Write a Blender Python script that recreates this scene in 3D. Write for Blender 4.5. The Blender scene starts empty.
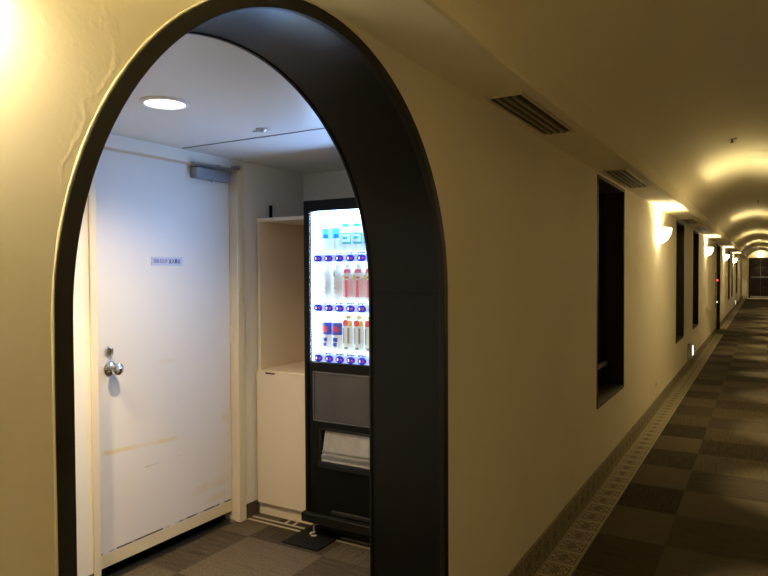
import bpy, bmesh, math, random
from mathutils import Matrix, Vector
random.seed(7)
C = bpy.context.scene.collection
S = bpy.context.scene
PI = math.pi

# ------------------------------------------------------------------ camera
cd = bpy.data.cameras.new('camera'); cam = bpy.data.objects.new('camera', cd); C.objects.link(cam)
cd.sensor_width = 36; cd.lens = 649.6369 / 768 * 36; cd.clip_start = .02; cd.clip_end = 200
yaw, pit, rol = math.radians(30.2955), math.radians(1.36898), math.radians(-.2546)
fw = Vector((-math.sin(yaw)*math.cos(pit), math.cos(yaw)*math.cos(pit), -math.sin(pit)))
rt = Vector((math.cos(yaw), math.sin(yaw), 0)); up = rt.cross(fw)
r2 = rt*math.cos(rol) + up*math.sin(rol); u2 = -rt*math.sin(rol) + up*math.cos(rol)
M = Matrix.Identity(4)
for i in range(3):
    M[i][0] = r2[i]; M[i][1] = u2[i]; M[i][2] = -fw[i]
M[0][3], M[1][3], M[2][3] = .938, 0, 1.45
cam.matrix_world = M
S.camera = cam

# ------------------------------------------------------------------ world, exposure, light settings
w = bpy.data.worlds.new('night'); S.world = w; w.use_nodes = True
w.node_tree.nodes['Background'].inputs[0].default_value = (.01, .012, .02, 1)
w.node_tree.nodes['Background'].inputs[1].default_value = .2
S.view_settings.view_transform = 'Standard'; S.view_settings.look = 'None'
S.view_settings.gamma = 1; S.view_settings.use_curve_mapping = False
S.view_settings.exposure = 0
S.cycles.max_bounces = 8; S.cycles.diffuse_bounces = 6; S.cycles.caustics_reflective = False; S.cycles.caustics_refractive = False
S.cycles.sample_clamp_indirect = 4

WARM = (1, .86, .42)
SCONCE_W = 55          # watts inside each wall sconce
SPOT_W = 360            # corridor downlights along the right soffit
ALC_W, ALC_HID_W = 125, 120  # alcove downlights (seen / behind the arch)
ALC_COL = (1, .75, .42)
DISPLAY_E = 7         # vending machine light panels
END_W = 5

# ------------------------------------------------------------------ material helpers
def mat(name, col, rough=.6, metal=0, spec=.5, emit=None, es=0, bump=0, bscale=40, var=0, vscale=6, coat=0):
    m = bpy.data.materials.new(name); m.use_nodes = True
    n = m.node_tree.nodes; l = m.node_tree.links; b = n['Principled BSDF']
    b.inputs['Base Color'].default_value = (*col, 1); b.inputs['Roughness'].default_value = rough
    b.inputs['Metallic'].default_value = metal; b.inputs['Specular IOR Level'].default_value = spec
    b.inputs['Coat Weight'].default_value = coat
    if emit: b.inputs['Emission Color'].default_value = (*emit, 1); b.inputs['Emission Strength'].default_value = es
    tc = n.new('ShaderNodeTexCoord')
    if var:
        t = n.new('ShaderNodeTexNoise'); t.inputs['Scale'].default_value = vscale; t.inputs['Detail'].default_value = 5
        r = n.new('ShaderNodeMapRange'); r.inputs[3].default_value = 1-var; r.inputs[4].default_value = 1+var
        mx = n.new('ShaderNodeMix'); mx.data_type = 'RGBA'; mx.blend_type = 'MULTIPLY'; mx.inputs[0].default_value = 1
        mx.inputs[6].default_value = (*col, 1)
        l.new(tc.outputs['Object'], t.inputs['Vector']); l.new(t.outputs['Fac'], r.inputs[0]); l.new(r.outputs[0], mx.inputs[7])
        l.new(mx.outputs[2], b.inputs['Base Color'])
    if bump:
        t = n.new('ShaderNodeTexNoise'); t.inputs['Scale'].default_value = bscale; t.inputs['Detail'].default_value = 4
        bp = n.new('ShaderNodeBump'); bp.inputs['Strength'].default_value = bump; bp.inputs['Distance'].default_value = .01
        l.new(tc.outputs['Object'], t.inputs['Vector']); l.new(t.outputs['Fac'], bp.inputs['Height']); l.new(bp.outputs[0], b.inputs['Normal'])
    return m

class NT:
    """tiny helper to write shader maths"""
    def __init__(s, m):
        s.n = m.node_tree.nodes; s.l = m.node_tree.links; s.b = s.n['Principled BSDF']
    def m(s, op, a, b=None, c=None, clamp=False):
        x = s.n.new('ShaderNodeMath'); x.operation = op; x.use_clamp = clamp
        for i, v in enumerate((a, b, c)):
            if v is None: continue
            if isinstance(v, (int, float)): x.inputs[i].default_value = v
            else: s.l.new(v, x.inputs[i])
        return x.outputs[0]
    def xyz(s):
        t = s.n.new('ShaderNodeTexCoord'); q = s.n.new('ShaderNodeSeparateXYZ'); s.l.new(t.outputs['Object'], q.inputs[0])
        s.tc = t.outputs['Object']; return q.outputs
    def noise(s, scale, detail=3, vec=None, mapscale=None):
        v = vec or s.tc
        if mapscale:
            mp = s.n.new('ShaderNodeMapping'); mp.inputs['Scale'].default_value = mapscale; s.l.new(v, mp.inputs[0]); v = mp.outputs[0]
        t = s.n.new('ShaderNodeTexNoise'); t.inputs['Scale'].default_value = scale; t.inputs['Detail'].default_value = detail
        s.l.new(v, t.inputs['Vector']); return t.outputs['Fac']
    def white(s, x, y):
        cb = s.n.new('ShaderNodeCombineXYZ'); s.l.new(x, cb.inputs[0]); s.l.new(y, cb.inputs[1])
        t = s.n.new('ShaderNodeTexWhiteNoise'); t.noise_dimensions = '2D'; s.l.new(cb.outputs[0], t.inputs['Vector']); return t.outputs['Value']
    def mix(s, f, a, b, mode='MIX'):
        x = s.n.new('ShaderNodeMix'); x.data_type = 'RGBA'; x.blend_type = mode
        if isinstance(f, (int, float)): x.inputs[0].default_value = f
        else: s.l.new(f, x.inputs[0])
        for i, v in ((6, a), (7, b)):
            if isinstance(v, tuple): x.inputs[i].default_value = (*v, 1)
            else: s.l.new(v, x.inputs[i])
        return x.outputs[2]
    def rng(s, v, a, b, c=0, d=1):
        x = s.n.new('ShaderNodeMapRange')
        for i, q in enumerate((a, b, c, d)): x.inputs[i+1].default_value = q
        s.l.new(v, x.inputs[0]); return x.outputs[0]
    def bump(s, h, st, dist=.01):
        x = s.n.new('ShaderNodeBump'); x.inputs['Strength'].default_value = st; x.inputs['Distance'].default_value = dist
        s.l.new(h, x.inputs['Height']); s.l.new(x.outputs[0], s.b.inputs['Normal'])

PLASTER = (.78, .71, .57)
# plaster wall: fine orange-peel, with old repair ridges beside the arch
m_wall = mat('cream plaster wall', PLASTER, .75)
t = NT(m_wall); X, Y, Z = t.xyz()
fine = t.noise(90, 3); big = t.noise(5, 4)
warp = t.m('MULTIPLY', t.m('SUBTRACT', t.noise(7, 4), .5), .22)
# a slanting crack line following the arch's left shoulder
yy = t.m('SUBTRACT', Y, t.m('ADD', t.m('MULTIPLY', t.m('SUBTRACT', Z, 1.55), .42), .585))
cr = t.m('ABSOLUTE', t.m('ADD', yy, warp))
ridge = t.rng(cr, 0, .012, 1, 0)
msk = t.m('MULTIPLY', t.m('MULTIPLY', t.rng(Z, 1.5, 1.62), t.rng(Z, 1.86, 1.98, 1, 0)), t.m('MULTIPLY', t.rng(Y, .5, .58), t.rng(Y, .8, .9, 1, 0)))
dap = t.m('MULTIPLY', t.rng(t.noise(38, 2), .6, .72), t.m('MULTIPLY', msk, .05))
h = t.m('ADD', t.m('ADD', t.m('MULTIPLY', fine, .07), t.m('MULTIPLY', big, .15)), t.m('ADD', t.m('MULTIPLY', t.m('MULTIPLY', ridge, msk), .10), dap))
t.bump(h, .55, .008)
t.l.new(t.mix(t.rng(t.noise(2.2, 5), .3, .7), PLASTER, (.74, .67, .53)), t.b.inputs['Base Color'])
m_ceil = mat('cream painted ceiling', (.76, .69, .52), .8, bump=.1, bscale=60)
m_alc = mat('off white alcove plaster', (.74, .72, .66), .7, bump=.08, bscale=60)
m_alcc = mat('white alcove ceiling paint', (.78, .77, .74), .26, spec=.8)
m_trimb = mat('black brown arch casing', (.009, .008, .007), .5, spec=.3)
m_lin = mat('dark brown arch lining', (.0035, .003, .0028), .36, spec=.3, var=.25, vscale=30)
m_win = mat('dark stained window wood', (.018, .011, .007), .45, spec=.35)
m_glass = mat('night window glass', (.02, .02, .02), .06, spec=.5)
m_glass.node_tree.nodes['Principled BSDF'].inputs['Transmission Weight'].default_value = .9
m_darkness = mat('black blind behind window', (.004, .004, .005), .9, spec=.1)
m_black = mat('black powder coated metal', (.003, .003, .0032), .5, spec=.16)
m_black2 = mat('black plastic', (.008, .0075, .007), .5, spec=.25)
m_chrome = mat('chrome', (.75, .75, .76), .14, 1)
m_steel = mat('brushed steel', (.45, .46, .48), .3, 1)
m_frame = mat('cream painted door frame', (.70, .63, .48), .5)
m_vinyl = mat('brown vinyl skirting', (.06, .042, .032), .55)
m_cab = mat('cream laminate', (.75, .66, .52), .45)
m_cabin = mat('cream laminate interior', (.68, .56, .40), .5)
m_closer = mat('silver grey door closer', (.33, .36, .42), .4, .5)
m_white = mat('white plastic', (.8, .8, .8), .4)
m_rub = mat('black rubber mat', (.005, .0055, .006), .7, spec=.15)

# carpet: half metre tiles laid in alternating tone
m_carpet = mat('brown checkered carpet tile', (.05, .04, .03), .95, spec=.1)
t = NT(m_carpet); X, Y, Z = t.xyz()
cx = t.m('FLOOR', t.m('DIVIDE', X, .5)); cy = t.m('FLOOR', t.m('DIVIDE', t.m('SUBTRACT', Y, 3.68), .5))
par = t.m('ABSOLUTE', t.m('MODULO', t.m('ADD', cx, cy), 2)); wn = t.white(cx, cy)
f = t.m('ADD', t.m('MULTIPLY', par, -.58), t.m('MULTIPLY', wn, .5)); f = t.m('ADD', f, .62, clamp=True)
fx = t.noise(6, 4, mapscale=(1, 12, 1)); fy = t.noise(6, 4, mapscale=(12, 1, 1))
sel = t.m('GREATER_THAN', wn, .5)
st = t.m('ADD', t.m('MULTIPLY', fx, sel), t.m('MULTIPLY', fy, t.m('SUBTRACT', 1, sel)))
grain = t.m('ADD', t.m('MULTIPLY', t.noise(330, 2), .75), t.m('MULTIPLY', t.noise(90, 3), .25))
f2 = t.m('ADD', f, t.m('MULTIPLY', t.m('SUBTRACT', st, .5), 1.3), clamp=True)
col = t.mix(f2, (.028, .021, .0135), (.088, .070, .046))
g = t.rng(grain, .35, .65, .35, 1.6); cg = t.mix(1.0, col, col)
x = t.n.new('ShaderNodeMix'); x.data_type = 'RGBA'; x.blend_type = 'MULTIPLY'; x.inputs[0].default_value = 1
t.l.new(col, x.inputs[6]); t.l.new(g, x.inputs[7]); t.l.new(x.outputs[2], t.b.inputs['Base Color'])
t.bump(grain, .5, .004)

def ornament(name, ax, ay, pitch, off, base, line):
    """scroll ornament in square cells: outlined square, ring, cross petals"""
    m = mat(name, base, .85, spec=.2); t = NT(m); q = t.xyz()
    def cell(v, o): return t.m('MULTIPLY', t.m('SUBTRACT', t.m('FRACT', t.m('DIVIDE', t.m('SUBTRACT', v, o), pitch)), .5), 2)
    u = cell(q[ax], off[0]); v = cell(q[ay], off[1])
    au, av = t.m('ABSOLUTE', u), t.m('ABSOLUTE', v)
    def near(val, c, wd): return t.rng(t.m('ABSOLUTE', t.m('SUBTRACT', val, c)), wd*.6, wd, 1, 0)
    mxv = t.m('MAXIMUM', au, av)
    sq = near(mxv, .80, .07)
    r1 = t.m('SQRT', t.m('ADD', t.m('POWER', t.m('SUBTRACT', au, .38), 2), t.m('POWER', t.m('SUBTRACT', av, .36), 2)))
    ring = near(r1, .25, .09)
    cross = t.m('MULTIPLY', near(u, 0, .09), t.rng(av, .6, .7, 1, 0))
    dot = t.rng(r1, .05, .1, 1, 0)
    cen = near(t.m('ADD', au, av), .22, .09)
    tot = t.m('MAXIMUM', t.m('MAXIMUM', sq, ring), t.m('MAXIMUM', t.m('MAXIMUM', cross, dot), cen))
    nz = t.rng(t.noise(120, 3), .3, .7, .8, 1)
    t.l.new(t.mix(t.m('MULTIPLY', tot, nz), base, line), t.b.inputs['Base Color'])
    return m
m_border = ornament('ornamental floor border', 0, 1, .158, (-.004, .03), (.36, .31, .215), (.10, .08, .05))
m_skirt = ornament('ornamental skirting', 2, 1, .148, (-.002, .03), (.32, .275, .185), (.12, .10, .065))
m_cream = mat('cream border line', (.36, .31, .22), .9)

# door paint with tape residue and scuffs
m_door = mat('off white painted door', (.72, .70, .68), .42)
t = NT(m_door); X, Y, Z = t.xyz()
n1 = t.noise(11, 4)
def band(slope, z0, wd, y0, y1):
    d = t.m('ABSOLUTE', t.m('SUBTRACT', Z, t.m('ADD', t.m('MULTIPLY', t.m('SUBTRACT', Y, 2.0), slope), z0)))
    b = t.rng(d, wd*.5, wd, 1, 0); return t.m('MULTIPLY', b, t.m('MULTIPLY', t.rng(Y, y0, y0+.03), t.rng(Y, y1-.06, y1, 1, 0)))
tape = t.m('MAXIMUM', band(-.05, .60, .014, 1.94, 2.42), t.m('MULTIPLY', band(-.02, 1.0, .013, 2.28, 2.42), .6))
tape = t.m('MAXIMUM', tape, t.m('MULTIPLY', band(.02, .245, .03, 2.50, 2.80), .6))
tape = t.m('MAXIMUM', tape, t.m('MULTIPLY', band(.02, .165, .02, 2.60, 2.80), .5))
tape = t.m('MAXIMUM', tape, t.m('MULTIPLY', band(0, .62, .03, 2.72, 2.80), .7))
tape = t.m('MULTIPLY', tape, t.rng(n1, .38, .6, .25, .75))
bot = t.m('MULTIPLY', t.rng(Z, .115, .125, 1, 0), .6)
tape = t.m('MAXIMUM', tape, bot)
c1 = t.mix(tape, (.72, .70, .68), (.68, .55, .24))
sc = t.m('MULTIPLY', t.rng(t.m('ABSOLUTE', t.m('SUBTRACT', Z, .128)), .002, .006, 1, 0), t.rng(t.noise(14, 4, mapscale=(1, 1, .1)), .34, .46))
sc2 = t.m('MULTIPLY', band(.03, .47, .004, 2.1, 2.5), t.rng(n1, .45, .55, 0, .35))
c2 = t.mix(t.m('MAXIMUM', sc, sc2), c1, (.06, .045, .03))
t.l.new(c2, t.b.inputs['Base Color'])

# ------------------------------------------------------------------ mesh helpers
def obj(name, bm, m, parent=None, kind=None, smooth=False, bevel=0):
    me = bpy.data.meshes.new(name)
    bmesh.ops.recalc_face_normals(bm, faces=bm.faces)
    bm.to_mesh(me); bm.free()
    for x in (m if isinstance(m, (list, tuple)) else [m]): me.materials.append(x)
    o = bpy.data.objects.new(name, me); C.objects.link(o)
    if smooth:
        for p in me.polygons: p.use_smooth = True
    if len(me.polygons) < 60000: me.set_sharp_from_angle(angle=.6)
    if parent: o.parent = parent
    if kind: o['kind'] = kind
    if bevel:
        b = o.modifiers.new('bevel', 'BEVEL'); b.width = bevel; b.segments = 2; b.limit_method = 'ANGLE'; b.angle_limit = .6
    return o
def box(bm, x0, x1, y0, y1, z0, z1, mi=0):
    v = [bm.verts.new((x, y, z)) for z in (z0, z1) for y in (y0, y1) for x in (x0, x1)]
    for f in ((0, 1, 3, 2), (4, 5, 7, 6), (0, 1, 5, 4), (2, 3, 7, 6), (0, 2, 6, 4), (1, 3, 7, 5)):
        fc = bm.faces.new([v[i] for i in f]); fc.material_index = mi
def boxo(name, m, dims, parent=None, kind=None, bevel=0):
    bm = bmesh.new(); box(bm, *dims); return obj(name, bm, m, parent, kind, bevel=bevel)
def lathe(bm, prof, c=(0, 0, 0), axis='Z', n=24, a0=0, a1=2*PI, mi=0, sx=1, sy=1):
    """profile of (radius, height) turned about an axis through c"""
    full = abs(a1-a0-2*PI) < 1e-6; rows = []
    for i in range(n if full else n+1):
        a = a0+(a1-a0)*i/n; row = []
        for r, hh in prof:
            p = (r*math.cos(a)*sx, r*math.sin(a)*sy, hh)
            if axis == 'X': p = (p[2], p[0], p[1])
            if axis == 'Y': p = (p[0], p[2], p[1])
            row.append(bm.verts.new((c[0]+p[0], c[1]+p[1], c[2]+p[2])))
        rows.append(row)
    k = len(rows)
    for i in range(k if full else k-1):
        A, B = rows[i], rows[(i+1) % k]
        for j in range(len(prof)-1):
            q = [A[j], B[j], B[j+1], A[j+1]]
            try: f = bm.faces.new(q); f.material_index = mi
            except ValueError: pass
    if full:
        for j in (0, len(prof)-1):
            if prof[j][0] > 1e-6:
                f = bm.faces.new([r[j] for r in rows]); f.material_index = mi
def tidy(bm): bmesh.ops.remove_doubles(bm, verts=bm.verts, dist=1e-5); return bm
def plate(name, outer, holes, thick, m, kind=None, x0=0):
    """a plate in the YZ plane with holes; front face at X=x0, going back to x0-thick"""
    cu = bpy.data.curves.new(name, 'CURVE'); cu.dimensions = '2D'; cu.fill_mode = 'BOTH'; cu.extrude = thick/2
    for loop in [outer]+holes:
        s = cu.splines.new('POLY'); s.points.add(len(loop)-1); s.use_cyclic_u = True
        for p, q in zip(s.points, loop): p.co = (q[0], q[1], 0, 1)
    o = bpy.data.objects.new(name+'_tmp', cu); C.objects.link(o)
    dg = bpy.context.evaluated_depsgraph_get(); me = bpy.data.meshes.new_from_object(o.evaluated_get(dg))
    bpy.data.objects.remove(o)
    for v in me.vertices:
        y, z, x = v.co; v.co = (x0-thick/2+x, y, z)
    me.materials.clear(); me.materials.append(m)
    bm = bmesh.new(); bm.from_mesh(me); tidy(bm); return obj(name, bm, m, kind=kind)
def thing(name, label, cat, loc=(0, 0, 0), group=None):
    o = bpy.data.objects.new(name, None); C.objects.link(o); o.location = loc; o.empty_display_size = .1
    tag(o, label, cat, group); return o
def tag(o, label, cat, group=None):
    o['label'] = label; o['category'] = cat
    if group: o['group'] = group
    return o
def structure(name, loc=(0, 0, 0)):
    o = bpy.data.objects.new(name, None); C.objects.link(o); o['kind'] = 'structure'; o.location = loc; return o
def dup(root, loc, label, group=None):
    r = root.copy(); C.objects.link(r); r.location = loc; r['label'] = label
    if group: r['group'] = group
    for ch in list(root.children):
        c = ch.copy(); C.objects.link(c); c.parent = r
        for g in list(ch.children):
            d = g.copy(); C.objects.link(d); d.parent = c
    return r
def lamp(name, kind, loc, W, col, parent=None, rot=(0, 0, 0), **kw):
    l = bpy.data.lights.new(name, kind); l.energy = W; l.color = col
    for k, v in kw.items(): setattr(l, k, v)
    o = bpy.data.objects.new(name, l); C.objects.link(o); o.location = loc; o.rotation_euler = rot
    if parent: o.parent = parent
    return o
def text_mesh(name, body, size, m, parent=None, bold=0, depth=.0004):
    cu = bpy.data.curves.new(name, 'FONT'); cu.body = body; cu.size = size; cu.extrude = depth; cu.offset = bold
    cu.align_x = 'CENTER'; cu.align_y = 'CENTER'
    o = bpy.data.objects.new(name+'_tmp', cu); C.objects.link(o)
    dg = bpy.context.evaluated_depsgraph_get(); me = bpy.data.meshes.new_from_object(o.evaluated_get(dg)); bpy.data.objects.remove(o)
    me.materials.clear(); me.materials.append(m)
    q = bpy.data.objects.new(name, me); C.objects.link(q)
    if parent: q.parent = parent
    return q

# ------------------------------------------------------------------ setting dimensions
W = 1.60; ZS = 2.10; SW = .237; ZF = 2.205; ZC = 2.50; Y0, Y1 = -8.0, 39.5
TH = .282; AX0, AX1 = -1.69, -TH; AY0, AY1 = .15, 3.45
CYA, ZSP, RI, RO = 1.3195, 1.377, .6855, .7175   # arch centre, spring height, radii

# floor
bm = bmesh.new(); box(bm, -TH, W+.2, Y0-.2, Y1+.2, -.1, 0); box(bm, AX0-.4, -TH, AY0-.2, AY1+.2, -.1, 0)
box(bm, -1.5, -TH, 16.5, 18.5, -.1, 0); obj('floor', bm, m_carpet, kind='structure')

# left corridor wall with arch, window and doorway openings
def arch_loop(r, n=48, z0=0.0):
    pts = [(CYA+r, z0)]
    for i in range(n+1):
        a = PI*i/n; pts.append((CYA+r*math.cos(a), ZSP+r*math.sin(a)))
    pts.append((CYA-r, z0)); return pts
WINS = [(4.357, 5.31), (8.80, 9.72), (11.02, 12.0), (22.6, 23.55), (24.95, 25.95), (29.2, 30.2)]
WZ0, WZ1 = .545, 2.085
DY0, DY1 = 16.85, 18.2
n = 48
RW = RO-.012
outer = [(Y0, -.05), (CYA-RW, -.05)] + [(CYA-RW*math.cos(PI*i/n), ZSP+RW*math.sin(PI*i/n)) for i in range(n+1)] + [(CYA+RW, -.05), (DY0, -.05), (DY0, 2.09), (DY1, 2.09), (DY1, -.05), (Y1, -.05), (Y1, 2.75), (Y0, 2.75)]
plate('wall_left', outer, [[(a, WZ0), (a, WZ1), (b, WZ1), (b, WZ0)] for a, b in WINS], TH, m_wall, 'structure')
boxo('wall_right', m_wall, (W, W+.15, Y0, Y1, -.05, 2.75), kind='structure')
boxo('wall_back', m_wall, (-.3, W+.15, Y0-.15, Y0, -.05, 2.75), kind='structure')
boxo('wall_end', m_wall, (-.3, W+.15, Y1, Y1+.15, -.05, 2.75), kind='structure')

# ceiling: flat soffits, short fascia, shallow barrel vault
bm = bmesh.new()
half = W/2-SW; rise = ZC-ZF; R = (half**2+rise**2)/(2*rise); a_ = math.asin(half/R)
prof = [(-.02, ZS), (SW-.008, ZS), (SW, ZS+.008), (SW, ZF-.0)]
N = 32
for i in range(1, N): 
    th = -a_+2*a_*i/N; prof.append((W/2+R*math.sin(th), ZC-R+R*math.cos(th)))
prof += [(W-SW, ZF), (W-SW, ZS+.008), (W-SW+.008, ZS), (W+.02, ZS), (W+.02, 2.7), (-.02, 2.7)]
va = [bm.verts.new((x, Y0, z)) for x, z in prof]; vb = [bm.verts.new((x, Y1, z)) for x, z in prof]
for i in range(len(prof)):
    j = (i+1) % len(prof); f = bm.faces.new([va[i], va[j], vb[j], vb[i]])
    f.smooth = 3 <= i < 3+N
o = obj('ceiling', bm, m_ceil, kind='structure')

# alcove shell
boxo('ceiling_alcove', m_alcc, (AX0-.1, AX1+.001, AY0-.1, AY1+.1, ZS, ZS+.1), kind='structure')
DO0, DO1, DOZ = 1.862-.004, 2.862, 2.078
bm = bmesh.new()
box(bm, AX0-.12, AX0, AY0-.1, DO0, -.05, ZS); box(bm, AX0-.12, AX0, DO1, AY1+.1, -.05, ZS); box(bm, AX0-.12, AX0, DO0, DO1, DOZ, ZS)
obj('wall_alcove_rear', bm, m_alc, kind='structure')
boxo('wall_alcove_left', m_alc, (AX0, AX1, AY0-.1, AY0, -.05, ZS), kind='structure')
boxo('wall_alcove_right', m_alc, (AX0, AX1, AY1, AY1+.1, -.05, ZS), kind='structure')
boxo('wall_behind_door', m_darkness, (AX0-.30, AX0-.121, DO0-.1, DO1+.1, -.05, ZS), kind='structure')
# ceiling joint strip in the alcove
boxo('trim_3', mat('grey joint strip', (.25, .25, .27), .5), (AX0+.02, AX1-.01, 2.395, 2.403, ZS-.004, ZS), kind='structure')
bm = bmesh.new(); box(bm, AX0, AX0+.008, DO1, 2.975, 0, .085); box(bm, AX0, AX0+.008, AY0, DO0, 0, .085)
obj('baseboard_alcove', bm, m_vinyl, kind='structure', bevel=.002)

# arch casing and lining
def ring(bm, ri, ro, xa, xb, n=64, mi=0):
    """closed rectangular section swept along jamb, arch, jamb"""
    path = [(0, -1)]+[(i/n, 0) for i in range(n+1)]+[(1, -1)]
    rows = []
    for fr, leg in path:
        a = PI*fr; z = .0 if leg == -1 else None
        row = []
        for r, x in ((ri, xa), (ro, xa), (ro, xb), (ri, xb)):
            yy = CYA+r*math.cos(a) if leg == 0 else CYA+r*(1 if fr == 0 else -1)
            zz = ZSP+r*math.sin(a) if leg == 0 else 0.0
            row.append(bm.verts.new((x, yy, zz)))
        rows.append(row)
    for A, B in zip(rows, rows[1:]):
        for j in range(4):
            f = bm.faces.new([A[j], B[j], B[(j+1) % 4], A[(j+1) % 4]]); f.smooth = j in (1, 3); f.material_index = mi
    for r_ in (rows[0], rows[-1]): bm.faces.new(r_)
tr = structure('trim_1')
bm = bmesh.new(); ring(bm, RI, RO, .003, -.016); obj('casing', bm, m_trimb, tr, bevel=.002)
bm = bmesh.new(); ring(bm, RI+.003, RW-.001, -.016, -TH-.004); obj('lining', bm, m_lin, tr)
bm = bmesh.new(); ring(bm, RI-.001, RW, -TH-.004, -TH-.016); obj('rear_edge', bm, m_lin, tr, bevel=.002)
bm = bmesh.new()
for s in (1, -1):
    y = CYA+s*(RI+.002); box(bm, -TH-.002, -.017, min(y, y-s*.0012), max(y, y-s*.0012), ZSP-.002, ZSP+.001)
obj('lining_joint', bm, m_black, tr)
# plaster bead round the outside of the casing
bm = bmesh.new(); rows = []
for i in range(-14, 79):
    a = PI*min(max(i, 0), 64)/64; dz_ = -.1*max(-i, i-64, 0)
    r = RO+.0015; cyy, czz = CYA+r*math.cos(a), ZSP+r*math.sin(a)+dz_
    wob = .0022+.0005*math.sin(i*1.7)
    rows.append([bm.verts.new((math.sin(b)*wob, cyy+math.cos(b)*wob*math.cos(a), czz+math.cos(b)*wob*math.sin(a))) for b in [PI*k/6 for k in range(7)]])
rows = [r for r in rows if .0 < min(v.co.z for v in r) and max(v.co.z for v in r) < ZS-.004]
L1 = [r for r in rows if r[0].co.y < CYA]; L2 = [r for r in rows if r[0].co.y > CYA]
for L in (L1, L2):
    for A, B in zip(L, L[1:]):
        for j in range(6): f = bm.faces.new([A[j], B[j], B[j+1], A[j+1]]); f.smooth = True
bmesh.ops.delete(bm, geom=[v for v in bm.verts if not v.link_faces], context='VERTS')
obj('trim_2', bm, m_wall, kind='structure')

# ornamental skirting and floor border along the left wall (broken by arch and doorway)
bm = bmesh.new(); bm2 = bmesh.new(); bm3 = bmesh.new()
for a, b in ((Y0, CYA-RO), (CYA+RO, DY0-.08), (DY1+.08, Y1)):
    box(bm, 0, .006, a, b, 0, .148); box(bm3, 0, .0075, a, b, .146, .152)
    box(bm2, 0, .153, a, b, 0, .003); box(bm3, .147, .157, a, b, 0, .0035); box(bm3, .006, .013, a, b, 0, .0035)
obj('baseboard_left', bm, m_skirt, kind='structure')
obj('trim_4', bm2, m_border, kind='structure')
obj('trim_5', bm3, mat('greige border edging', (.26, .21, .13), .8), kind='structure')
boxo('baseboard_right', m_skirt, (W-.006, W, Y0, Y1, 0, .148), kind='structure')
bm = bmesh.new(); box(bm, 0, .2, Y1-.008, Y1, 0, .10); obj('baseboard_end', bm, mat('pale end skirting', (.45, .42, .32), .7), kind='structure')
boxo('trim_7', mat('pale end floor strip', (.62, .54, .40), .5), (.2, 1.5, 38.7, Y1-.05, 0, .004), kind='structure')  # pale strip lying on the carpet in front of the end door
# cream double line border in the alcove floor
bm = bmesh.new()
box(bm, AX0+.01, -.35, 2.868, 2.884, 0, .002); box(bm, AX0+.01, -.35, 2.912, 2.928, 0, .002)
for xx in (-1.452, -1.395): box(bm, xx, xx+.018, 2.915, 2.972, 0, .0024)
for xx in (-.72, -.66): box(bm, xx, xx+.018, 2.915, 2.972, 0, .0024)
obj('trim_6', bm, m_cream, kind='structure')

# windows: dark deep frames, glass, sill and lower rail
def window(k, a, b):
    r = structure('window_%d' % k); D = -.13
    bm = bmesh.new(); tk = .022
    box(bm, D-.03, .004, a, a+tk, WZ0, WZ1); box(bm, D-.03, .004, b-tk, b, WZ0, WZ1)
    box(bm, D-.03, .004, a+tk, b-tk, WZ1-tk, WZ1)
    obj('window_frame', bm, m_win, r, bevel=.002)
    boxo('window_sill', mat('brown window sill', (.035, .023, .013), .5) if k == 1 else bpy.data.materials['brown window sill'], (D-.03, .006, a+tk, b-tk, WZ0, WZ0+tk), r, bevel=.002)
    boxo('pane', m_glass, (D-.012, D-.006, a+tk, b-tk, WZ0+tk, WZ1-tk), r)
    bm = bmesh.new(); box(bm, D-.02, D+.01, a+tk, b-tk, WZ0+.17, WZ0+.20); obj('window_rail', bm, mat('grey brown rail', (.09, .08, .065), .5) if k == 1 else bpy.data.materials['grey brown rail'], r, bevel=.003)
    boxo('darkness_sheet', m_darkness, (D-.06, D-.05, a, b, WZ0, WZ1), r)  # black sheet stands in for the night darkness behind the glass
for k, (a, b) in enumerate(WINS): window(k+1, a, b)

# doorway deep in the left wall
r = structure('door_2')
bm = bmesh.new(); box(bm, -.36, .006, DY0, DY0+.03, 0, 2.088); box(bm, -.36, .006, DY1-.03, DY1, 0, 2.088); box(bm, -.36, .006, DY0+.03, DY1-.03, 2.055, 2.088)
obj('door_frame', bm, m_win, r, bevel=.002)
boxo('door_leaf', m_trimb, (-.30, -.26, DY0+.03, DY1-.03, .005, 2.055), r)
bm = bmesh.new(); lathe(bm, [(0, 0), (.02, .0), (.026, .02), (.02, .045), (0, .05)], (-.26, DY1-.12, 1.0), 'X', 16); obj('door_knob', tidy(bm), m_chrome, r, smooth=True)

# end double door
r = structure('door_3')
EY = Y1
bm = bmesh.new(); box(bm, .26, .32, EY-.05, EY, 0, 2.14); box(bm, 1.28, 1.34, EY-.05, EY, 0, 2.14); box(bm, .32, 1.28, EY-.05, EY, 2.08, 2.14)
obj('door_frame', bm, m_win, r, bevel=.004)
m_edoor = mat('dark red brown door', (.012, .006, .005), .35, spec=.4)
for x0, x1 in ((.32, .798), (.802, 1.28)):
    lf = boxo('door_leaf', m_edoor, (x0, x1, EY-.035, EY-.001, .01, 2.08), r)
    bm = bmesh.new()
    for z0, z1 in ((.15, .55), (.62, 1.12), (1.22, 1.62), (1.68, 1.98)):
        box(bm, x0+.05, x1-.05, EY-.045, EY-.035, z0, z1)
    obj('door_panel', bm, m_edoor, lf, bevel=.006)
bm = bmesh.new(); box(bm, .36, 1.24, EY-.10, EY-.075, 1.10, 1.135)
for xx in (.42, .76, .84, 1.18): box(bm, xx-.012, xx+.012, EY-.076, EY-.045, 1.105, 1.13)
obj('push_bar', bm, m_steel, r, bevel=.004)
boxo('kick_plate', m_steel, (.34, 1.26, EY-.04, EY-.034, .03, .12), r)

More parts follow.
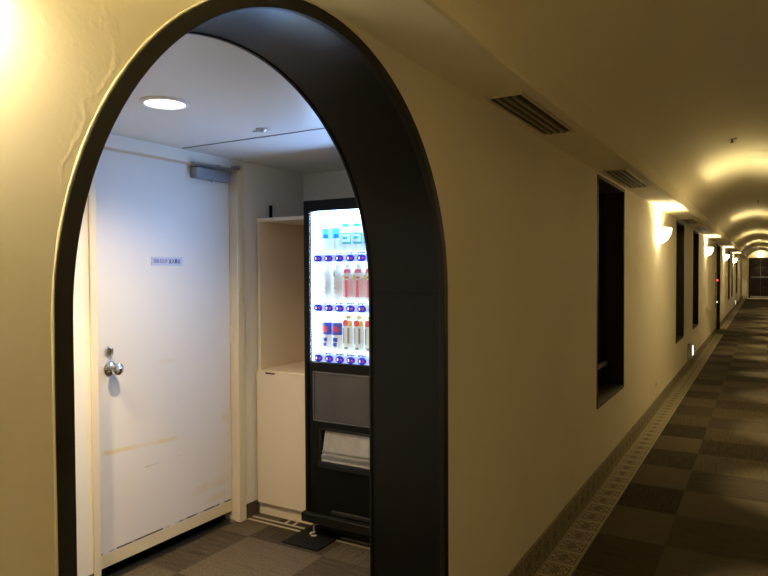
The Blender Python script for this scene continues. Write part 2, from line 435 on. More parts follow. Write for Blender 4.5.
# ------------------------------------------------------------------ alcove service door
dr = structure('door_1')
FX = AX0-.05
boxo('door_leaf', m_door, (FX-.04, FX, 1.896, 2.806, .058, 2.046), dr, bevel=.002)
bm = bmesh.new()
box(bm, AX0-.11, AX0+.012, DO0, 1.893, 0, DOZ); box(bm, AX0-.11, AX0+.012, 2.809, DO1, 0, DOZ); box(bm, AX0-.11, AX0+.012, 1.893, 2.809, 2.034, 2.036); obj('door_frame', bm, m_frame, dr, bevel=.003)
bm = bmesh.new(); box(bm, AX0-.11, AX0+.012, 1.893, 2.809, 2.036, DOZ); obj('door_head', bm, m_alc, dr)
boxo('threshold', m_steel, (FX-.055, FX+.028, 1.895, 2.808, 0, .006), dr)
lf = bpy.data.objects['door_leaf']
lf = [c for c in dr.children if c.name.startswith('door_leaf')][0]
bm = bmesh.new(); lathe(bm, [(0, 0), (.034, 0), (.034, .005), (.028, .010), (.012, .013), (.012, .032), (.022, .038), (.029, .052), (.027, .066), (.016, .073), (0, .074)], (FX, 1.998, 1.0), 'X', 28)
obj('door_knob', tidy(bm), m_chrome, lf, smooth=True)
bm = bmesh.new(); lathe(bm, [(0, 0), (.023, 0), (.023, .006), (.019, .011), (0, .012)], (FX, 1.993, 1.083), 'X', 24); box(bm, FX+.010, FX+.03, 1.989, 1.997, 1.067, 1.099)
obj('dead_bolt', tidy(bm), m_chrome, lf, bevel=.001)
# door closer on the leaf
cl = boxo('door_closer', m_closer, (FX, FX+.05, 2.515, 2.775, 1.965, 2.025), lf, bevel=.006)
bm = bmesh.new(); lathe(bm, [(0, 0), (.014, 0), (.014, .02), (0, .02)], (FX+.025, 2.65, 2.025), 'Z', 16); lathe(bm, [(0, 0), (.008, 0), (.008, .01), (0, .01)], (FX+.025, 2.65, 1.955), 'Z', 12)
obj('spindle', tidy(bm), m_steel, cl)
bm = bmesh.new(); box(bm, FX+.030, FX+.080, 2.640, 2.662, 2.040, 2.046); obj('closer_arm', bm, m_steel, cl)
boxo('arm_bracket', m_steel, (AX0+.012, AX0+.05, 2.76, 2.80, 2.036, 2.056), cl)
bm = bmesh.new(); box(bm, FX+.066, FX+.092, 2.455, 2.79, 2.028, 2.038); obj('closer_rail', bm, m_steel, cl, bevel=.001)
# hinges
bm = bmesh.new()
for z in (.25, 1.05, 1.8): lathe(bm, [(0, 0), (.006, 0), (.006, .09), (0, .09)], (FX+.004, 2.8075, z), 'Z', 10)
obj('hinge', tidy(bm), m_frame, dr)

# sign on the door
m_sign = mat('pale blue sign plate', (.50, .55, .70), .4)
sg = boxo('door_sign', m_sign, (FX, FX+.0025, 2.247, 2.450, 1.490, 1.535)); tag(sg, 'small pale blue Japanese notice plate stuck on the off-white door', 'sign')
m_ink1 = mat('faded violet ink', (.16, .15, .36), .5); m_ink2 = mat('dark blue ink', (.012, .03, .14), .5)
T = Matrix.Rotation(PI/2, 4, 'Z') @ Matrix.Rotation(PI/2, 4, 'X')
a = text_mesh('lettering', '関係者以外', .0245, m_ink1, sg); a.matrix_local = Matrix.Translation((FX+.0030, 2.310, 1.513)) @ T
b = text_mesh('lettering', '立入禁止', .0245, m_ink2, sg, bold=.0006); b.matrix_local = Matrix.Translation((FX+.0030, 2.395, 1.512)) @ T
for q, (y0, y1) in ((a, (2.262, 2.350)), (b, (2.358, 2.437))):   # fit the line to its width on the plate
    xs = [v.co.x for v in q.data.vertices]
    if xs:
        s = (y1-y0)/(max(xs)-min(xs)); mid = (max(xs)+min(xs))/2
        for v in q.data.vertices: v.co.x = (v.co.x-mid)*s; 
        q.matrix_local = Matrix.Translation((FX+.0030, (y0+y1)/2, 1.512)) @ T

# ------------------------------------------------------------------ alcove ceiling fittings
def downlight(loc, label, r, W, col, name='recessed_downlight', group=None, size=math.radians(100), es=6, blend=.6, lensr=.072, rot=(0, 0, 0)):
    t = thing(name, label, 'ceiling light', loc, group)
    bm = bmesh.new(); lathe(bm, [(lensr, -.001), (lensr+.004, -.008), (r, -.004), (r, 0), (lensr, 0)], (0, 0, 0), 'Z', 40); obj('trim_ring', tidy(bm), m_white, t, smooth=False)
    bm = bmesh.new(); lathe(bm, [(0, -.003), (lensr, -.003), (lensr, -.0005), (0, -.0005)], (0, 0, 0), 'Z', 40)
    obj('lens', tidy(bm), mat(name+' lens', (.9, .9, .9), .5, emit=(1, .93, .8), es=es) if not bpy.data.materials.get(name+' lens') else bpy.data.materials[name+' lens'], t)
    lamp('light', 'SPOT', (0, 0, -.012), W, col, t, rot, spot_size=size, spot_blend=blend, shadow_soft_size=.03)
    return t
downlight((-1.035, 1.73, ZS), 'round white recessed downlight glowing in the alcove ceiling near the door', .092, ALC_W, ALC_COL, size=math.radians(148), blend=1.0)
downlight((-1.36, 1.30, ZS), 'round downlight in alcove ceiling hidden left of the arch, beside the door wall', .092, ALC_HID_W, (1, .72, .38), size=math.radians(84), blend=.5)
t = thing('ceiling_sensor', 'small round chrome sensor on the alcove ceiling beside the panel joint', 'sensor', (-1.02, 2.27, ZS))
bm = bmesh.new(); lathe(bm, [(0, -.014), (.010, -.014), (.018, -.006), (.030, -.003), (.030, 0), (0, 0)], (0, 0, 0), 'Z', 24); obj('sensor_body', tidy(bm), m_steel, t, smooth=True)
bm = bmesh.new(); box(bm, -.055, -.028, -.003, .003, -.008, -.004); obj('lever', bm, m_steel, t)

# ------------------------------------------------------------------ white cabinet
CX0, CX1, CY0, CY1, CZ = -1.680, -1.246, 2.975, 3.44, 1.776
cab = thing('storage_cabinet', 'tall cream cabinet with open niche over closed doors, left of vending machine', 'cabinet', (CX0, CY0, 0))
def cb(name, m, d, par=cab, bevel=.0015):
    x0, x1, y0, y1, z0, z1 = d; return boxo(name, m, (x0-CX0, x1-CX0, y0-CY0, y1-CY0, z0, z1), par, bevel=bevel)
cb('side_panel', m_cab, (CX0, CX0+.02, CY0+.004, CY1, 0, CZ-.02))
cb('side_panel', m_cab, (CX1-.02, CX1, CY0+.004, CY1, 0, CZ-.02))
cb('top_panel', m_cab, (CX0, CX1, CY0, CY1, CZ-.02, CZ))
cb('back_panel', m_cabin, (CX0+.02, CX1-.02, CY1-.012, CY1, .07, CZ-.02))
cb('worktop', m_cab, (CX0+.02, CX1-.02, CY0+.002, CY1-.012, .852, .872))
cb('plinth', m_cab, (CX0, CX1, CY0+.006, CY0+.011, 0, .066))
for x0, x1 in ((CX0+.003, CX1-.003),):
    d = cb('door', m_cab, (x0, x1, CY0-.016, CY0+.002, .076, .866))
    bm = bmesh.new(); box(bm, x0+.07-CX0, x0+.14-CX0, -.0175, -.015, .852, .862); obj('finger_pull', bm, m_vinyl, d)
br = thing('wall_anchor', 'small black upright anchor strip standing on the cabinet top against the wall', 'bracket', (AX0+.010, 3.105, CZ))
boxo('upright', m_black, (-.004, .006, -.010, .010, 0, .088), br, bevel=.001)
boxo('foot', m_black, (-.004, .020, -.010, .010, 0, .004), br)

# ------------------------------------------------------------------ vending machine
VX0, VX1, VY0, VY1, VZ0, VZ1 = -1.236, -.44, 2.85, 3.43, .09, 1.842
vm = thing('vending_machine', 'black drinks vending machine with brightly lit display beside the cream cabinet', 'vending machine', (VX0, VY0, 0))
def vb(name, m, d, par=vm, bevel=.0):
    x0, x1, y0, y1, z0, z1 = d; return boxo(name, m, (x0-VX0, x1-VX0, y0-VY0, y1-VY0, z0, z1), par, bevel=bevel)
GX0, GX1, GZ0, GZ1 = -1.197, -.50, .968, 1.781   # display opening
bm = bmesh.new(); q = lambda *d: box(bm, d[0]-VX0, d[1]-VX0, d[2]-VY0, d[3]-VY0, d[4], d[5])
q(VX0, VX1, VY0+.16, VY1, VZ0+.04, VZ1)                  # cabinet carcass
q(VX0, GX0, VY0, VY0+.16, VZ0+.04, VZ1); q(GX1, VX1, VY0, VY0+.16, VZ0+.04, VZ1)
q(GX0, GX1, VY0, VY0+.16, GZ1, VZ1); q(GX0, GX1, VY0+.012, VY0+.16, VZ0+.04, GZ0)
obj('body', bm, m_black, vm, bevel=.004)
# lower front door, framing the grey panel and the delivery flap
PX0, PX1, PZ0, PZ1 = -1.178, -.60, .645, .915
FX0, FX1, FZ0, FZ1 = -1.120, -.62, .430, .600
bm = bmesh.new()
q(GX0-.015, GX1+.03, VY0, VY0+.012, PZ1, GZ0-.004); q(GX0-.015, PX0, VY0, VY0+.012, VZ0+.05, PZ1); q(PX1, GX1+.03, VY0, VY0+.012, VZ0+.05, PZ1)
q(PX0, PX1, VY0, VY0+.012, FZ1+.012, PZ0); q(PX0, FX0-.012, VY0, VY0+.012, VZ0+.05, FZ1+.012); q(FX1+.012, PX1, VY0, VY0+.012, VZ0+.05, FZ1+.012)
q(FX0-.012, FX1+.012, VY0, VY0+.012, VZ0+.05, FZ0-.012)
obj('front_door', bm, m_black, vm)
pn = vb('lower_window', mat('smoky grey panel', (.045, .043, .042), .25, spec=.5, coat=.3, var=.25, vscale=4), (PX0, PX1, VY0+.004, VY0+.010, PZ0, PZ1))
bm = bmesh.new()
for d in ((PX0, PX1, PZ1-.006, PZ1), (PX0, PX1, PZ0, PZ0+.004), (PX0, PX0+.004, PZ0, PZ1)): q(d[0], d[1], VY0-.002, VY0+.004, d[2], d[3])
obj('window_bead', bm, mat('grey plastic bead', (.10, .10, .10), .4), pn)
# delivery flap
fr = bmesh.new(); box(fr, FX0-.012-VX0, FX0-VX0, -.010, .012, FZ0-.012, FZ1+.012); box(fr, FX1-VX0, FX1+.012-VX0, -.010, .012, FZ0-.012, FZ1+.012); box(fr, FX0-VX0, FX1-VX0, -.010, .012, FZ1, FZ1+.012); box(fr, FX0-.012-VX0, FX1+.012-VX0, -.022, .012, FZ0-.03, FZ0)
bay = obj('delivery_bay', fr, m_black2, vm, bevel=.003)
fl = bmesh.new()
pts = [(FX0-VX0+.004, FZ0+.004, -.014), (FX1-VX0-.004, FZ0+.004, -.014), (FX1-VX0-.004, FZ1-.004, .006), (FX0-VX0+.018, FZ1-.004, .006)]
A = [fl.verts.new((x, y, z)) for x, z, y in pts]; B = [fl.verts.new((x, y+.004, z)) for x, z, y in pts]
fl.faces.new(A); fl.faces.new(B[::-1])
for i in range(4): fl.faces.new([A[i], A[(i+1) % 4], B[(i+1) % 4], B[i]])
flap = obj('flap', fl, mat('grey translucent flap', (.30, .29, .27), .22, spec=.7, var=.35, vscale=22, coat=.4), bay)
bm = bmesh.new(); box(bm, FX0-VX0+.006, FX1-VX0-.004, -.0125, -.0095, .482, .490); box(bm, FX0-VX0+.006, FX1-VX0-.004, -.0165, -.0135, .452, .470); obj('flap_rib', bm, m_steel, flap)
# base lip, slot, feet
lip = vb('base_lip', m_black2, (VX0-.008, VX1+.008, VY0-.03, VY0+.03, VZ0-.002, VZ0+.05), bevel=.006)
vb('slot', mat('dark grey slot', (.02, .02, .02), .4), (-1.06, -.66, VY0-.004, VY0+.004, .150, .172), bevel=.004)
vb('base_skirt', m_black2, (VX0+.06, VX1-.02, VY0+.04, VY1-.03, .035, VZ0+.04))
for xx in (VX0+.05, VX1-.05):
    for yy in (VY0+.012, VY1-.06):
        bm = bmesh.new(); lathe(bm, [(0, .0105), (.028, .0105), (.026, .018), (.010, .024), (.008, .030), (.008, .10), (0, .10)], (xx-VX0, yy-VY0, 0), 'Z', 20)
        obj('leg', tidy(bm), m_chrome, vm, smooth=False)
# display interior
m_back = mat('display backlight', (.8, .9, .95), .6, emit=(.50, .80, 1.0), es=DISPLAY_E*.16)
m_tube = mat('display light column', (.9, .95, 1), .5, emit=(.55, .75, 1.0), es=DISPLAY_E*2.0)
m_shelf = mat('display glowing white shelf', (.85, .9, .95), .5, emit=(.6, .8, 1), es=DISPLAY_E*.15)  # shelves and side linings given a glow of their own as painted display light
dsp = vb('display', m_back, (GX0+.001, GX1-.001, VY0+.150, VY0+.159, GZ0+.001, GZ1-.001))
for xa in (GX0+.001, GX1-.034):
    bm = bmesh.new(); q(xa, xa+.033, VY0+.02, VY0+.045, GZ0+.002, GZ1-.002); obj('light_column', bm, m_tube, dsp)
for xa in (GX0+.0008, GX1-.0028):
    bm = bmesh.new(); q(xa, xa+.002, VY0+.046, VY0+.149, GZ0+.002, GZ1-.002); obj('display_side', bm, m_shelf, dsp)
bm = bmesh.new(); q(GX0+.036, GX1-.036, VY0+.007, VY0+.022, GZ1-.040, GZ1-.002); obj('light_bar', bm, mat('display top light bar', (.9, .95, 1), .5, emit=(.24, .48, 1.0), es=DISPLAY_E*15), dsp)
glass = mat('clear display glass', (1, 1, 1), .02, spec=.5); 
gn = glass.node_tree; gb = gn.nodes['Principled BSDF']; tb = gn.nodes.new('ShaderNodeBsdfTransparent'); gl = gn.nodes.new('ShaderNodeBsdfGlossy'); gl.inputs['Roughness'].default_value = .03
mxs = gn.nodes.new('ShaderNodeMixShader'); mxs.inputs[0].default_value = .05; gn.links.new(tb.outputs[0], mxs.inputs[1]); gn.links.new(gl.outputs[0], mxs.inputs[2])
gn.links.new(mxs.outputs[0], gn.nodes['Material Output'].inputs['Surface'])
vb('display_glass', glass, (GX0+.001, GX1-.001, VY0+.001, VY0+.004, GZ0+.001, GZ1-.001))
m_lilac = mat('lit lilac label strip', (.45, .55, .95), .5, emit=(.33, .48, 1.0), es=.75)
m_btn = mat('blue selection button', (.01, .02, .45), .25, emit=(.02, .03, .60), es=.45)
m_btnr = mat('red button window', (.5, .02, .10), .3, emit=(.8, .10, .35), es=.25)
m_btnw = mat('white button mark', (.8, .85, 1), .3, emit=(.7, .8, 1), es=.9)
m_price = mat('dark blue price print', (.01, .06, .35), .5)
ROWS = [1.528, 1.262, .990]; COLS = [-1.142+.0695*k for k in range(9)]
SHZ = []
for zr in ROWS:
    sh = bmesh.new(); box(sh, GX0+.036-VX0, GX1-.036-VX0, .02, .148, zr+.033, zr+.039); o = obj('display_shelf', sh, m_shelf, dsp); SHZ.append(zr+.039)
    ls = bmesh.new(); box(ls, GX0+.022-VX0, GX1-.022-VX0, .006, .012, zr-.021, zr+.019); strip = obj('button_strip', ls, m_lilac, dsp)
    pr = bmesh.new()
    for cxx in COLS:
        x = cxx-VX0
        for k, (dx0, dx1) in enumerate(((-.026, -.014), (-.012, -.002), (0, .010), (.012, .024))): box(pr, x+dx0, x+dx1, .0045, .006, zr+.021+.002*(k % 2), zr+.029)
    box(pr, GX0+.03-VX0, GX1-.03-VX0, .006, .012, zr+.019, zr+.0195)
    obj('price_print', pr, m_price, strip)
    for cxx in COLS:
        x = cxx-VX0; bb = bmesh.new()
        lathe(bb, [(.0255, 0), (.0255, -.006), (.022, -.009), (0, -.010)], (x, .006, zr-.002), 'Y', 20, sx=1.0, sy=.74)
        bo = obj('button', tidy(bb), m_btn, strip, smooth=False)
        bb = bmesh.new(); lathe(bb, [(.006, 0), (.006, -.002), (0, -.0025)], (x+.0125, -.0035, zr-.002), 'Y', 14); obj('button_window', tidy(bb), m_btnr, bo)
        bb = bmesh.new(); box(bb, x-.013, x-.006, -.006, -.0035, zr-.008, zr+.005); obj('button_mark', bb, m_btnw, bo)
# coin panel on the hidden right of the front
vb('coin_panel', m_black2, (-.585, -.475, VY0-.004, VY0+.001, .66, .92), bevel=.003)

# drinks in the display: one of each kind with its parts, then copies
m_pet = mat('white drink bottle', (.86, .92, .93), .35); m_cap = mat('white bottle cap', (.9, .92, .93), .4)
def emis(name, c, k=0): return mat(name, c, .4)
m_cy = emis('cyan label', (.05, .55, .75)); m_cyd = emis('deep blue print', (.0, .10, .45), .1); m_gr = emis('green line print', (.0, .50, .36), .4)
m_pk = emis('pink label', (.85, .16, .26), .3); m_lp = emis('pale pink label', (.95, .55, .60)); m_ye = emis('yellow disc print', (.62, .70, .12), .3); m_bl = emis('royal blue can', (.02, .06, .55), .3)
m_rd = emis('red disc print', (.80, .03, .07), .3); m_am = emis('amber label', (.90, .55, .05), .35); m_gy = emis('grey print', (.25, .32, .32), .1)
m_wl = emis('white label', (.8, .85, .85), .3)
def bottle(name, label, r, h, parts, group, cap=m_cap, bodym=m_pet, can=False):
    t = thing(name, label, 'drink', (0, 0, 0), group)
    bm = bmesh.new()
    if can: lathe(bm, [(0, 0), (r*.85, 0), (r, .006), (r, h-.008), (r*.86, h), (0, h)], (0, 0, 0), 'Z', 24)
    else: lathe(bm, [(0, 0), (r*.9, 0), (r, .006), (r, h*.70), (r*.9, h*.78), (r*.45, h*.90), (r*.42, h*.94), (0, h*.94)], (0, 0, 0), 'Z', 24)
    obj('can_body' if can else 'bottle_body', tidy(bm), bodym, t, smooth=True)
    if not can:
        bm = bmesh.new(); lathe(bm, [(0, h*.925), (r*.5, h*.925), (r*.5, h), (0, h)], (0, 0, 0), 'Z', 18); obj('cap', tidy(bm), cap, t)
    for nm, m, z0, z1, a0, a1 in parts:   # label pieces wrapped round the front (front is -Y)
        bm = bmesh.new(); rr = r+.0008
        lathe(bm, [(rr, z0*h), (rr, z1*h)], (0, 0, 0), 'Z', 14, -PI/2+a0, -PI/2+a1); obj(nm, bm, m, t)
    return t
def disc(t, nm, m, r, z, rad, a=0):
    bm = bmesh.new(); n_ = 20; c = bm.verts.new((math.sin(a)*(r+.0016), -math.cos(a)*(r+.0016), z)); ring_ = []
    for i in range(n_):
        th = 2*PI*i/n_; aa = a+rad*math.cos(th)/r; ring_.append(bm.verts.new((math.sin(aa)*(r+.0014), -math.cos(aa)*(r+.0014), z+rad*math.sin(th))))
    for i in range(n_): bm.faces.new([c, ring_[i], ring_[(i+1) % n_]])
    obj(nm, bm, m, t)
YD = VY0+.075
lay = {}
G1, G2, G3 = 'drinks on the top display shelf', 'drinks on the middle display shelf', 'drinks on the bottom display shelf'
p = bottle('drink_bottle', 'cyan-labelled drink bottle, first from the left on the top lit shelf', .031, .200,
           [('label', m_cy, .34, .62, -.95, .95), ('label_print', m_cyd, .36, .46, -.1, .8), ('neck_mark', m_gr, .80, .90, -.5, -.1), ('neck_mark', m_gr, .76, .80, -.2, .5)], G1); lay['cy'] = p
p = bottle('drink_bottle', 'white drink bottle with green outlined box label, third from left on the top lit shelf', .032, .200,
           [('label_line', m_gr, .44, .47, -1, 1), ('label_line', m_gr, .18, .23, -1, 1), ('label_side', m_gr, .18, .46, -1.05, -.85), ('label_side', m_gr, .18, .46, .85, 1.05), ('label_print', m_gr, .31, .38, -.5, .5), ('upper_label', m_gr, .64, .72, -.7, .75)], G1); lay['gr'] = p
p = bottle('drink_bottle', 'plain white bottle with faint grey print, first from left on the middle lit shelf', .030, .195,
           [('label_print', m_gy, .66, .84, -.25, .05), ('label_print', m_wl, .2, .5, -.9, .9), ('fine_print', m_gy, .33, .345, -.5, .4), ('fine_print', m_gy, .2, .215, -.5, .4)], G2); lay['wh'] = p
p = bottle('drink_bottle', 'white bottle with pink swirl and yellow disc, third from left on the middle shelf', .033, .195,
           [('label', m_lp, .10, .60, -1.0, -.02), ('label', m_lp, .10, .60, .52, 1.1), ('label', m_pk, .10, .56, .02, .48), ('top_label', m_pk, .76, .86, -.3, .9), ('side_label', m_pk, .60, .66, -.2, .6)], G2); disc(p, 'disc_print', m_ye, .0332, .195*.64, .014, -.45); lay['pk'] = p
p = bottle('drink_can', 'royal blue drink can with red disc, first from left on the bottom lit shelf', .031, .155,
           [('label', m_bl, .54, .96, -1.4, 1.4), ('lower_print', m_bl, .30, .44, -.55, .5), ('lower_print', m_bl, .14, .27, -.65, .35)], G3, can=True); disc(p, 'disc_print', m_rd, .0315, .155*.74, .018, 0.1); lay['bl'] = p
p = bottle('drink_bottle', 'clear pale bottle with red disc on amber neck, third from left on the bottom shelf', .031, .190,
           [('label', m_am, .72, .86, -1.2, 1.2), ('label_print', m_gy, .22, .66, -.65, -.3), ('label_print', m_gy, .22, .66, .35, .7), ('foot_print', m_gy, .06, .12, -.3, .4)], G3, cap=m_am); disc(p, 'disc_print', m_rd, .0315, .190*.80, .017, -.05); lay['am'] = p
ords = ['first', 'second', 'third', 'fourth', 'fifth', 'sixth', 'seventh', 'eighth']
desc = {'cy': 'cyan-labelled drink bottle', 'gr': 'white drink bottle with green outlined box label', 'wh': 'plain white bottle with faint grey print', 'pk': 'white bottle with pink swirl and yellow disc', 'bl': 'white and royal blue drink can with red disc', 'am': 'clear pale bottle with red disc on amber neck'}
rowsdef = [(['cy', 'cy', 'gr', 'gr', 'gr', 'cy', 'gr', 'cy'], 'top', G1), (['wh', 'wh', 'pk', 'pk', 'pk', 'wh', 'pk', 'wh'], 'middle', G2), (['bl', 'bl', 'am', 'am', 'am', 'bl', 'am', 'bl'], 'bottom', G3)]
used = set()
for (ks, rn, G), sz in zip(rowsdef, SHZ):
    for i, k in enumerate(ks):
        lb = '%s, %s from left on %s lit shelf' % (desc[k], ords[i], rn)
        loc = (COLS[i]+.010, YD, sz)
        if k in used: dup(lay[k], loc, lb, G)
        else: used.add(k); lay[k].location = loc; lay[k]['label'] = lb

# rubber plate under the foot
mt = boxo('floor_plate', m_rub, (-1.283, -1.050, 2.705, 3.02, 0, .0105), bevel=.002); tag(mt, 'flat black rectangular plate on the carpet under the vending machine front foot', 'floor plate')

# ------------------------------------------------------------------ sconces
m_bowl = mat('glowing frosted sconce glass', (.9, .85, .7), .4, emit=(1, .84, .48), es=30.0)
def sconce(loc, label, group, flip=1):
    t = thing('wall_sconce', label, 'wall lamp', loc, group); t.rotation_euler = (0, 0, 0 if flip == 1 else PI)
    bm = bmesh.new(); prof = []
    for i in range(9):
        a = PI/2*i/8; prof.append((math.sin(a), -.155*math.cos(a)))
    prof2 = [(r*.96, z*.96) for r, z in prof][::-1]
    # half bowl against the wall: 0.20 half width, 0.125 deep
    rows = []
    for i in range(25):
        a = -PI/2+PI*i/24; rows.append([bm.verts.new((.003+.125*r*math.cos(a), .17*r*math.sin(a), z)) for r, z in prof+prof2])
    for A, B in zip(rows, rows[1:]):
        for j in range(len(A)-1):
            try: bm.faces.new([A[j], B[j], B[j+1], A[j+1]])
            except ValueError: pass
    o = obj('bowl', tidy(bm), m_bowl, t, smooth=True)
    bm = bmesh.new(); box(bm, 0, .012, -.06, .06, -.12, -.03); obj('back_plate', bm, m_steel, t)
    bm = bmesh.new(); lathe(bm, [(0, -.11), (.016, -.11), (.016, -.085), (.010, -.08), (0, -.08)], (.05, 0, 0), 'Z', 14); obj('lamp_holder', tidy(bm), m_white, t)
    lamp('light', 'POINT', (.055, 0, -.055), SCONCE_W, WARM, t, shadow_soft_size=.02)
    return t
SY = [-12.3+6.4*k for k in range(9)]
lb = ['glowing half-bowl sconce on left wall just beyond the nearest tall window', 'second glowing sconce along the left wall, just before the dark doorway', 'third glowing sconce along the left wall, just beyond the dark doorway', 'fourth glowing sconce along the left wall, near two far windows']
first = True
for k in range(4): 
    sconce((0, 7.18+6.4*k, 1.888), lb[k], 'half-bowl sconces on the left wall')
sconce((0, .345, 1.855), 'half-bowl sconce on the plaster wall just left of the arch', 'half-bowl sconces on the left wall')
sconce((0, -5.2, 1.888), 'added half-bowl fill sconce on the left wall behind the viewer', 'half-bowl sconces on the left wall')  # unseen lamp added behind the camera for fill light
for k in range(6): sconce((W, -5.6+6.4*k, 1.888) if k == 0 else (W, .78+6.4*k, 1.888), 'half-bowl sconce on the right-hand corridor wall', 'half-bowl sconces on the right wall', -1)  # the one behind the camera is unseen, added for fill light

# ------------------------------------------------------------------ downlights of the right soffit
def zv(x): return ZC-R+math.sqrt(R*R-(x-W/2)**2)
for k in range(19):  # those beside and behind the camera are unseen, added to brighten the near wall
    downlight((1.27, -4.32+1.86*k, zv(1.27)-.004), 'small recessed downlight in the right half of the vault', .05, SPOT_W, (1, .82, .45), 'soffit_downlight', 'downlights along the right side of the vault', math.radians(35), 4, 1.0, .035)

# end lamp above the door
t = thing('end_wall_lamp', 'bright dome lamp on the wall above the brown door at the corridor end', 'wall lamp', (.80, Y1, 2.29))
bm = bmesh.new(); lathe(bm, [(0, -.16), (.06, -.15), (.12, -.11), (.155, -.05), (.165, 0), (0, 0)], (0, 0, 0), 'Y', 24, sx=1, sy=.7); obj('lamp_shade', tidy(bm), mat('end lamp glass', (1, 1, 1), .4, emit=(1, .86, .55), es=9), t, smooth=True)
lamp('light', 'POINT', (0, -.30, -.02), END_W, WARM, t, shadow_soft_size=.06)
lamp('light', 'SPOT', (0, -.35, -.02), 80, (1, .85, .55), t, (0, 0, 0), spot_size=math.radians(70), spot_blend=.5, shadow_soft_size=.03)

# ------------------------------------------------------------------ soffit vents
m_vent = mat('beige vent frame', (.55, .48, .34), .5); m_slot = mat('dark vent slot', (.02, .016, .01), .7); m_slat = mat('vent slat', (.22, .19, .13), .4)
def vent(y0, y1, label, x0=.048, x1=.172):
    t = thing('air_vent', label, 'air vent', ((x0+x1)/2, (y0+y1)/2, ZS), 'slotted air vents in the left soffit')
    hx, hy = (x1-x0)/2, (y1-y0)/2
    bm = bmesh.new(); box(bm, -hx, hx, -hy, hy, -.003, 0); obj('backing', bm, m_slot, t)
    bm = bmesh.new(); tk = .011
    box(bm, -hx-tk, hx+tk, -hy-tk, -hy, -.008, 0); box(bm, -hx-tk, hx+tk, hy, hy+tk, -.008, 0); box(bm, -hx-tk, -hx, -hy, hy, -.008, 0); box(bm, hx, hx+tk, -hy, hy, -.008, 0)
    obj('frame', bm, m_vent, t)
    for k in range(3):
        cx_ = -hx+(k+1)*2*hx/4
        bm = bmesh.new(); box(bm, cx_-.006, cx_+.006, -hy, hy, -.012, -.003); obj('slat', bm, m_slat, t)
vent(2.30, 3.02, 'slotted air vent in the soffit right of the arch, nearest one')
vent(4.35, 5.30, 'slotted air vent in the soffit above the nearest tall window')
vent(8.9, 9.7, 'slotted air vent in the soffit above the second tall window')
vent(10.7, 11.5, 'slotted air vent in the soffit above the third tall window, farthest seen')

# sprinklers and detector on the vault
def zv(x): return ZC-R+math.sqrt(R*R-(x-W/2)**2)
def sprinkler(x, y, label):
    t = thing('sprinkler_head', label, 'sprinkler', (x, y, zv(x)))
    bm = bmesh.new(); lathe(bm, [(0, -.004), (.030, -.004), (.034, .004), (0, .004)], n=20); obj('escutcheon', tidy(bm), m_steel, t)
    bm = bmesh.new(); lathe(bm, [(0, -.028), (.016, -.028), (.016, -.025), (.006, -.022), (.007, -.004), (0, -.004)], n=14); obj('nozzle', tidy(bm), m_vinyl, t)
sprinkler(.715, 5.86, 'small dark sprinkler head on the vaulted ceiling, nearest to viewer')
sprinkler(.86, 11.2, 'second small sprinkler head further along the vaulted ceiling')
hb = bmesh.new(); hx0, hx1, hy0, hy1 = .80, 1.10, 6.55, 6.95
def arcbox(bm, xa, xb, ya, yb, th_, n=6):
    for i in range(n):
        a, b = xa+(xb-xa)*i/n, xa+(xb-xa)*(i+1)/n
        v = [bm.verts.new(p) for p in ((a, ya, zv(a)-th_), (b, ya, zv(b)-th_), (b, yb, zv(b)-th_), (a, yb, zv(a)-th_), (a, ya, zv(a)+.002), (b, ya, zv(b)+.002), (b, yb, zv(b)+.002), (a, yb, zv(a)+.002))]
        for f in ((0, 1, 2, 3), (0, 1, 5, 4), (3, 2, 6, 7), (0, 3, 7, 4), (1, 2, 6, 5)): bm.faces.new([v[k] for k in f])
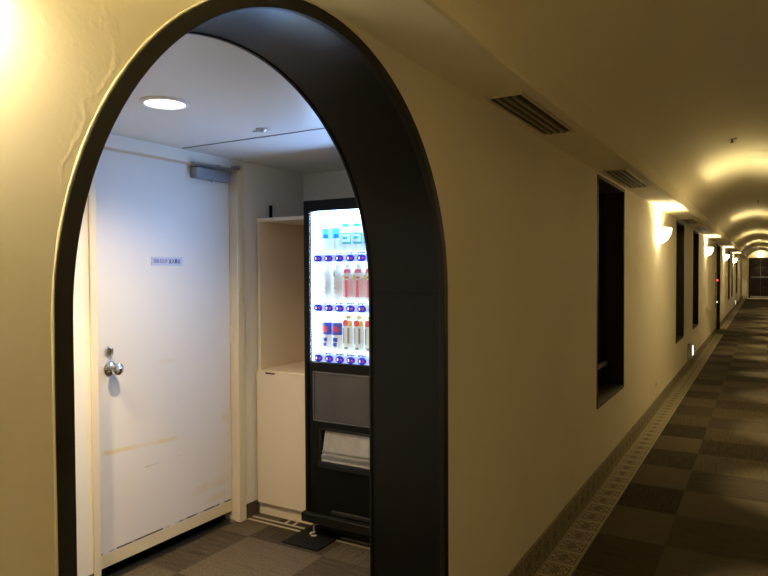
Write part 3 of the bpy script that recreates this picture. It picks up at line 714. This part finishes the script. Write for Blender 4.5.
arcbox(hb, hx0, hx1, hy0, hy0+.008, .0012); arcbox(hb, hx0, hx1, hy1-.008, hy1, .0012); arcbox(hb, hx0, hx0+.008, hy0, hy1, .0012, 1); arcbox(hb, hx1-.008, hx1, hy0, hy1, .0012, 1)
ht = obj('access_hatch', hb, m_ceil); tag(ht, 'thin square access hatch outline on the vaulted ceiling by the nearest lit band', 'hatch')

# low guidance light boxes
m_gl = mat('white lit guidance panel', (.9, .95, .95), .4, emit=(.92, 1.0, .95), es=2.2); m_gbox = mat('grey guidance box', (.30, .29, .24), .5)
def guide(y, label):
    t = thing('guidance_light', label, 'guidance light', (0, y, .29), 'low guidance lights on the left wall')
    boxo('housing', m_gbox, (0, .052, 0, .30, -.115, .115), t, bevel=.003)
    boxo('lit_panel', m_gl, (.052, .056, .15, .28, -.07, .07), t)
guide(10.25, 'low white lit guidance light on left wall below the third tall window')
guide(27.0, 'far low white lit guidance light on left wall near the corridor end')
# floor-level socket
t = thing('wall_socket', 'small round beige socket low on left wall beyond the nearest window', 'socket', (0, 7.06, .305))
bm = bmesh.new(); lathe(bm, [(0, 0), (.035, 0), (.035, .004), (.028, .007), (0, .007)], axis='X', n=20); obj('cover', tidy(bm), m_frame, t)
bm = bmesh.new(); box(bm, .007, .0085, -.009, -.005, -.01, .01); box(bm, .007, .0085, .005, .009, -.01, .01); obj('slots', bm, m_black, t)
# door panel with red lamp beside doorway
t = thing('alarm_panel', 'narrow grey panel with a small red lamp beside the dark doorway', 'alarm panel', (0, 16.45, 1.0))
boxo('housing', m_gbox, (0, .03, -.08, .08, -.38, .42), t, bevel=.003)
bm = bmesh.new(); lathe(bm, [(0, 0), (.028, 0), (.025, .012), (.014, .025), (0, .028)], (.03, 0, .24), 'X', 18); obj('red_lamp', tidy(bm), mat('red lamp lens', (.8, .02, .02), .3, emit=(1, .05, .06), es=3.0), t, smooth=True)
bm = bmesh.new(); lathe(bm, [(0, 0), (.018, 0), (.018, .012), (0, .014)], (.03, 0, -.25), 'X', 18); obj('call_button', tidy(bm), m_gl, t)
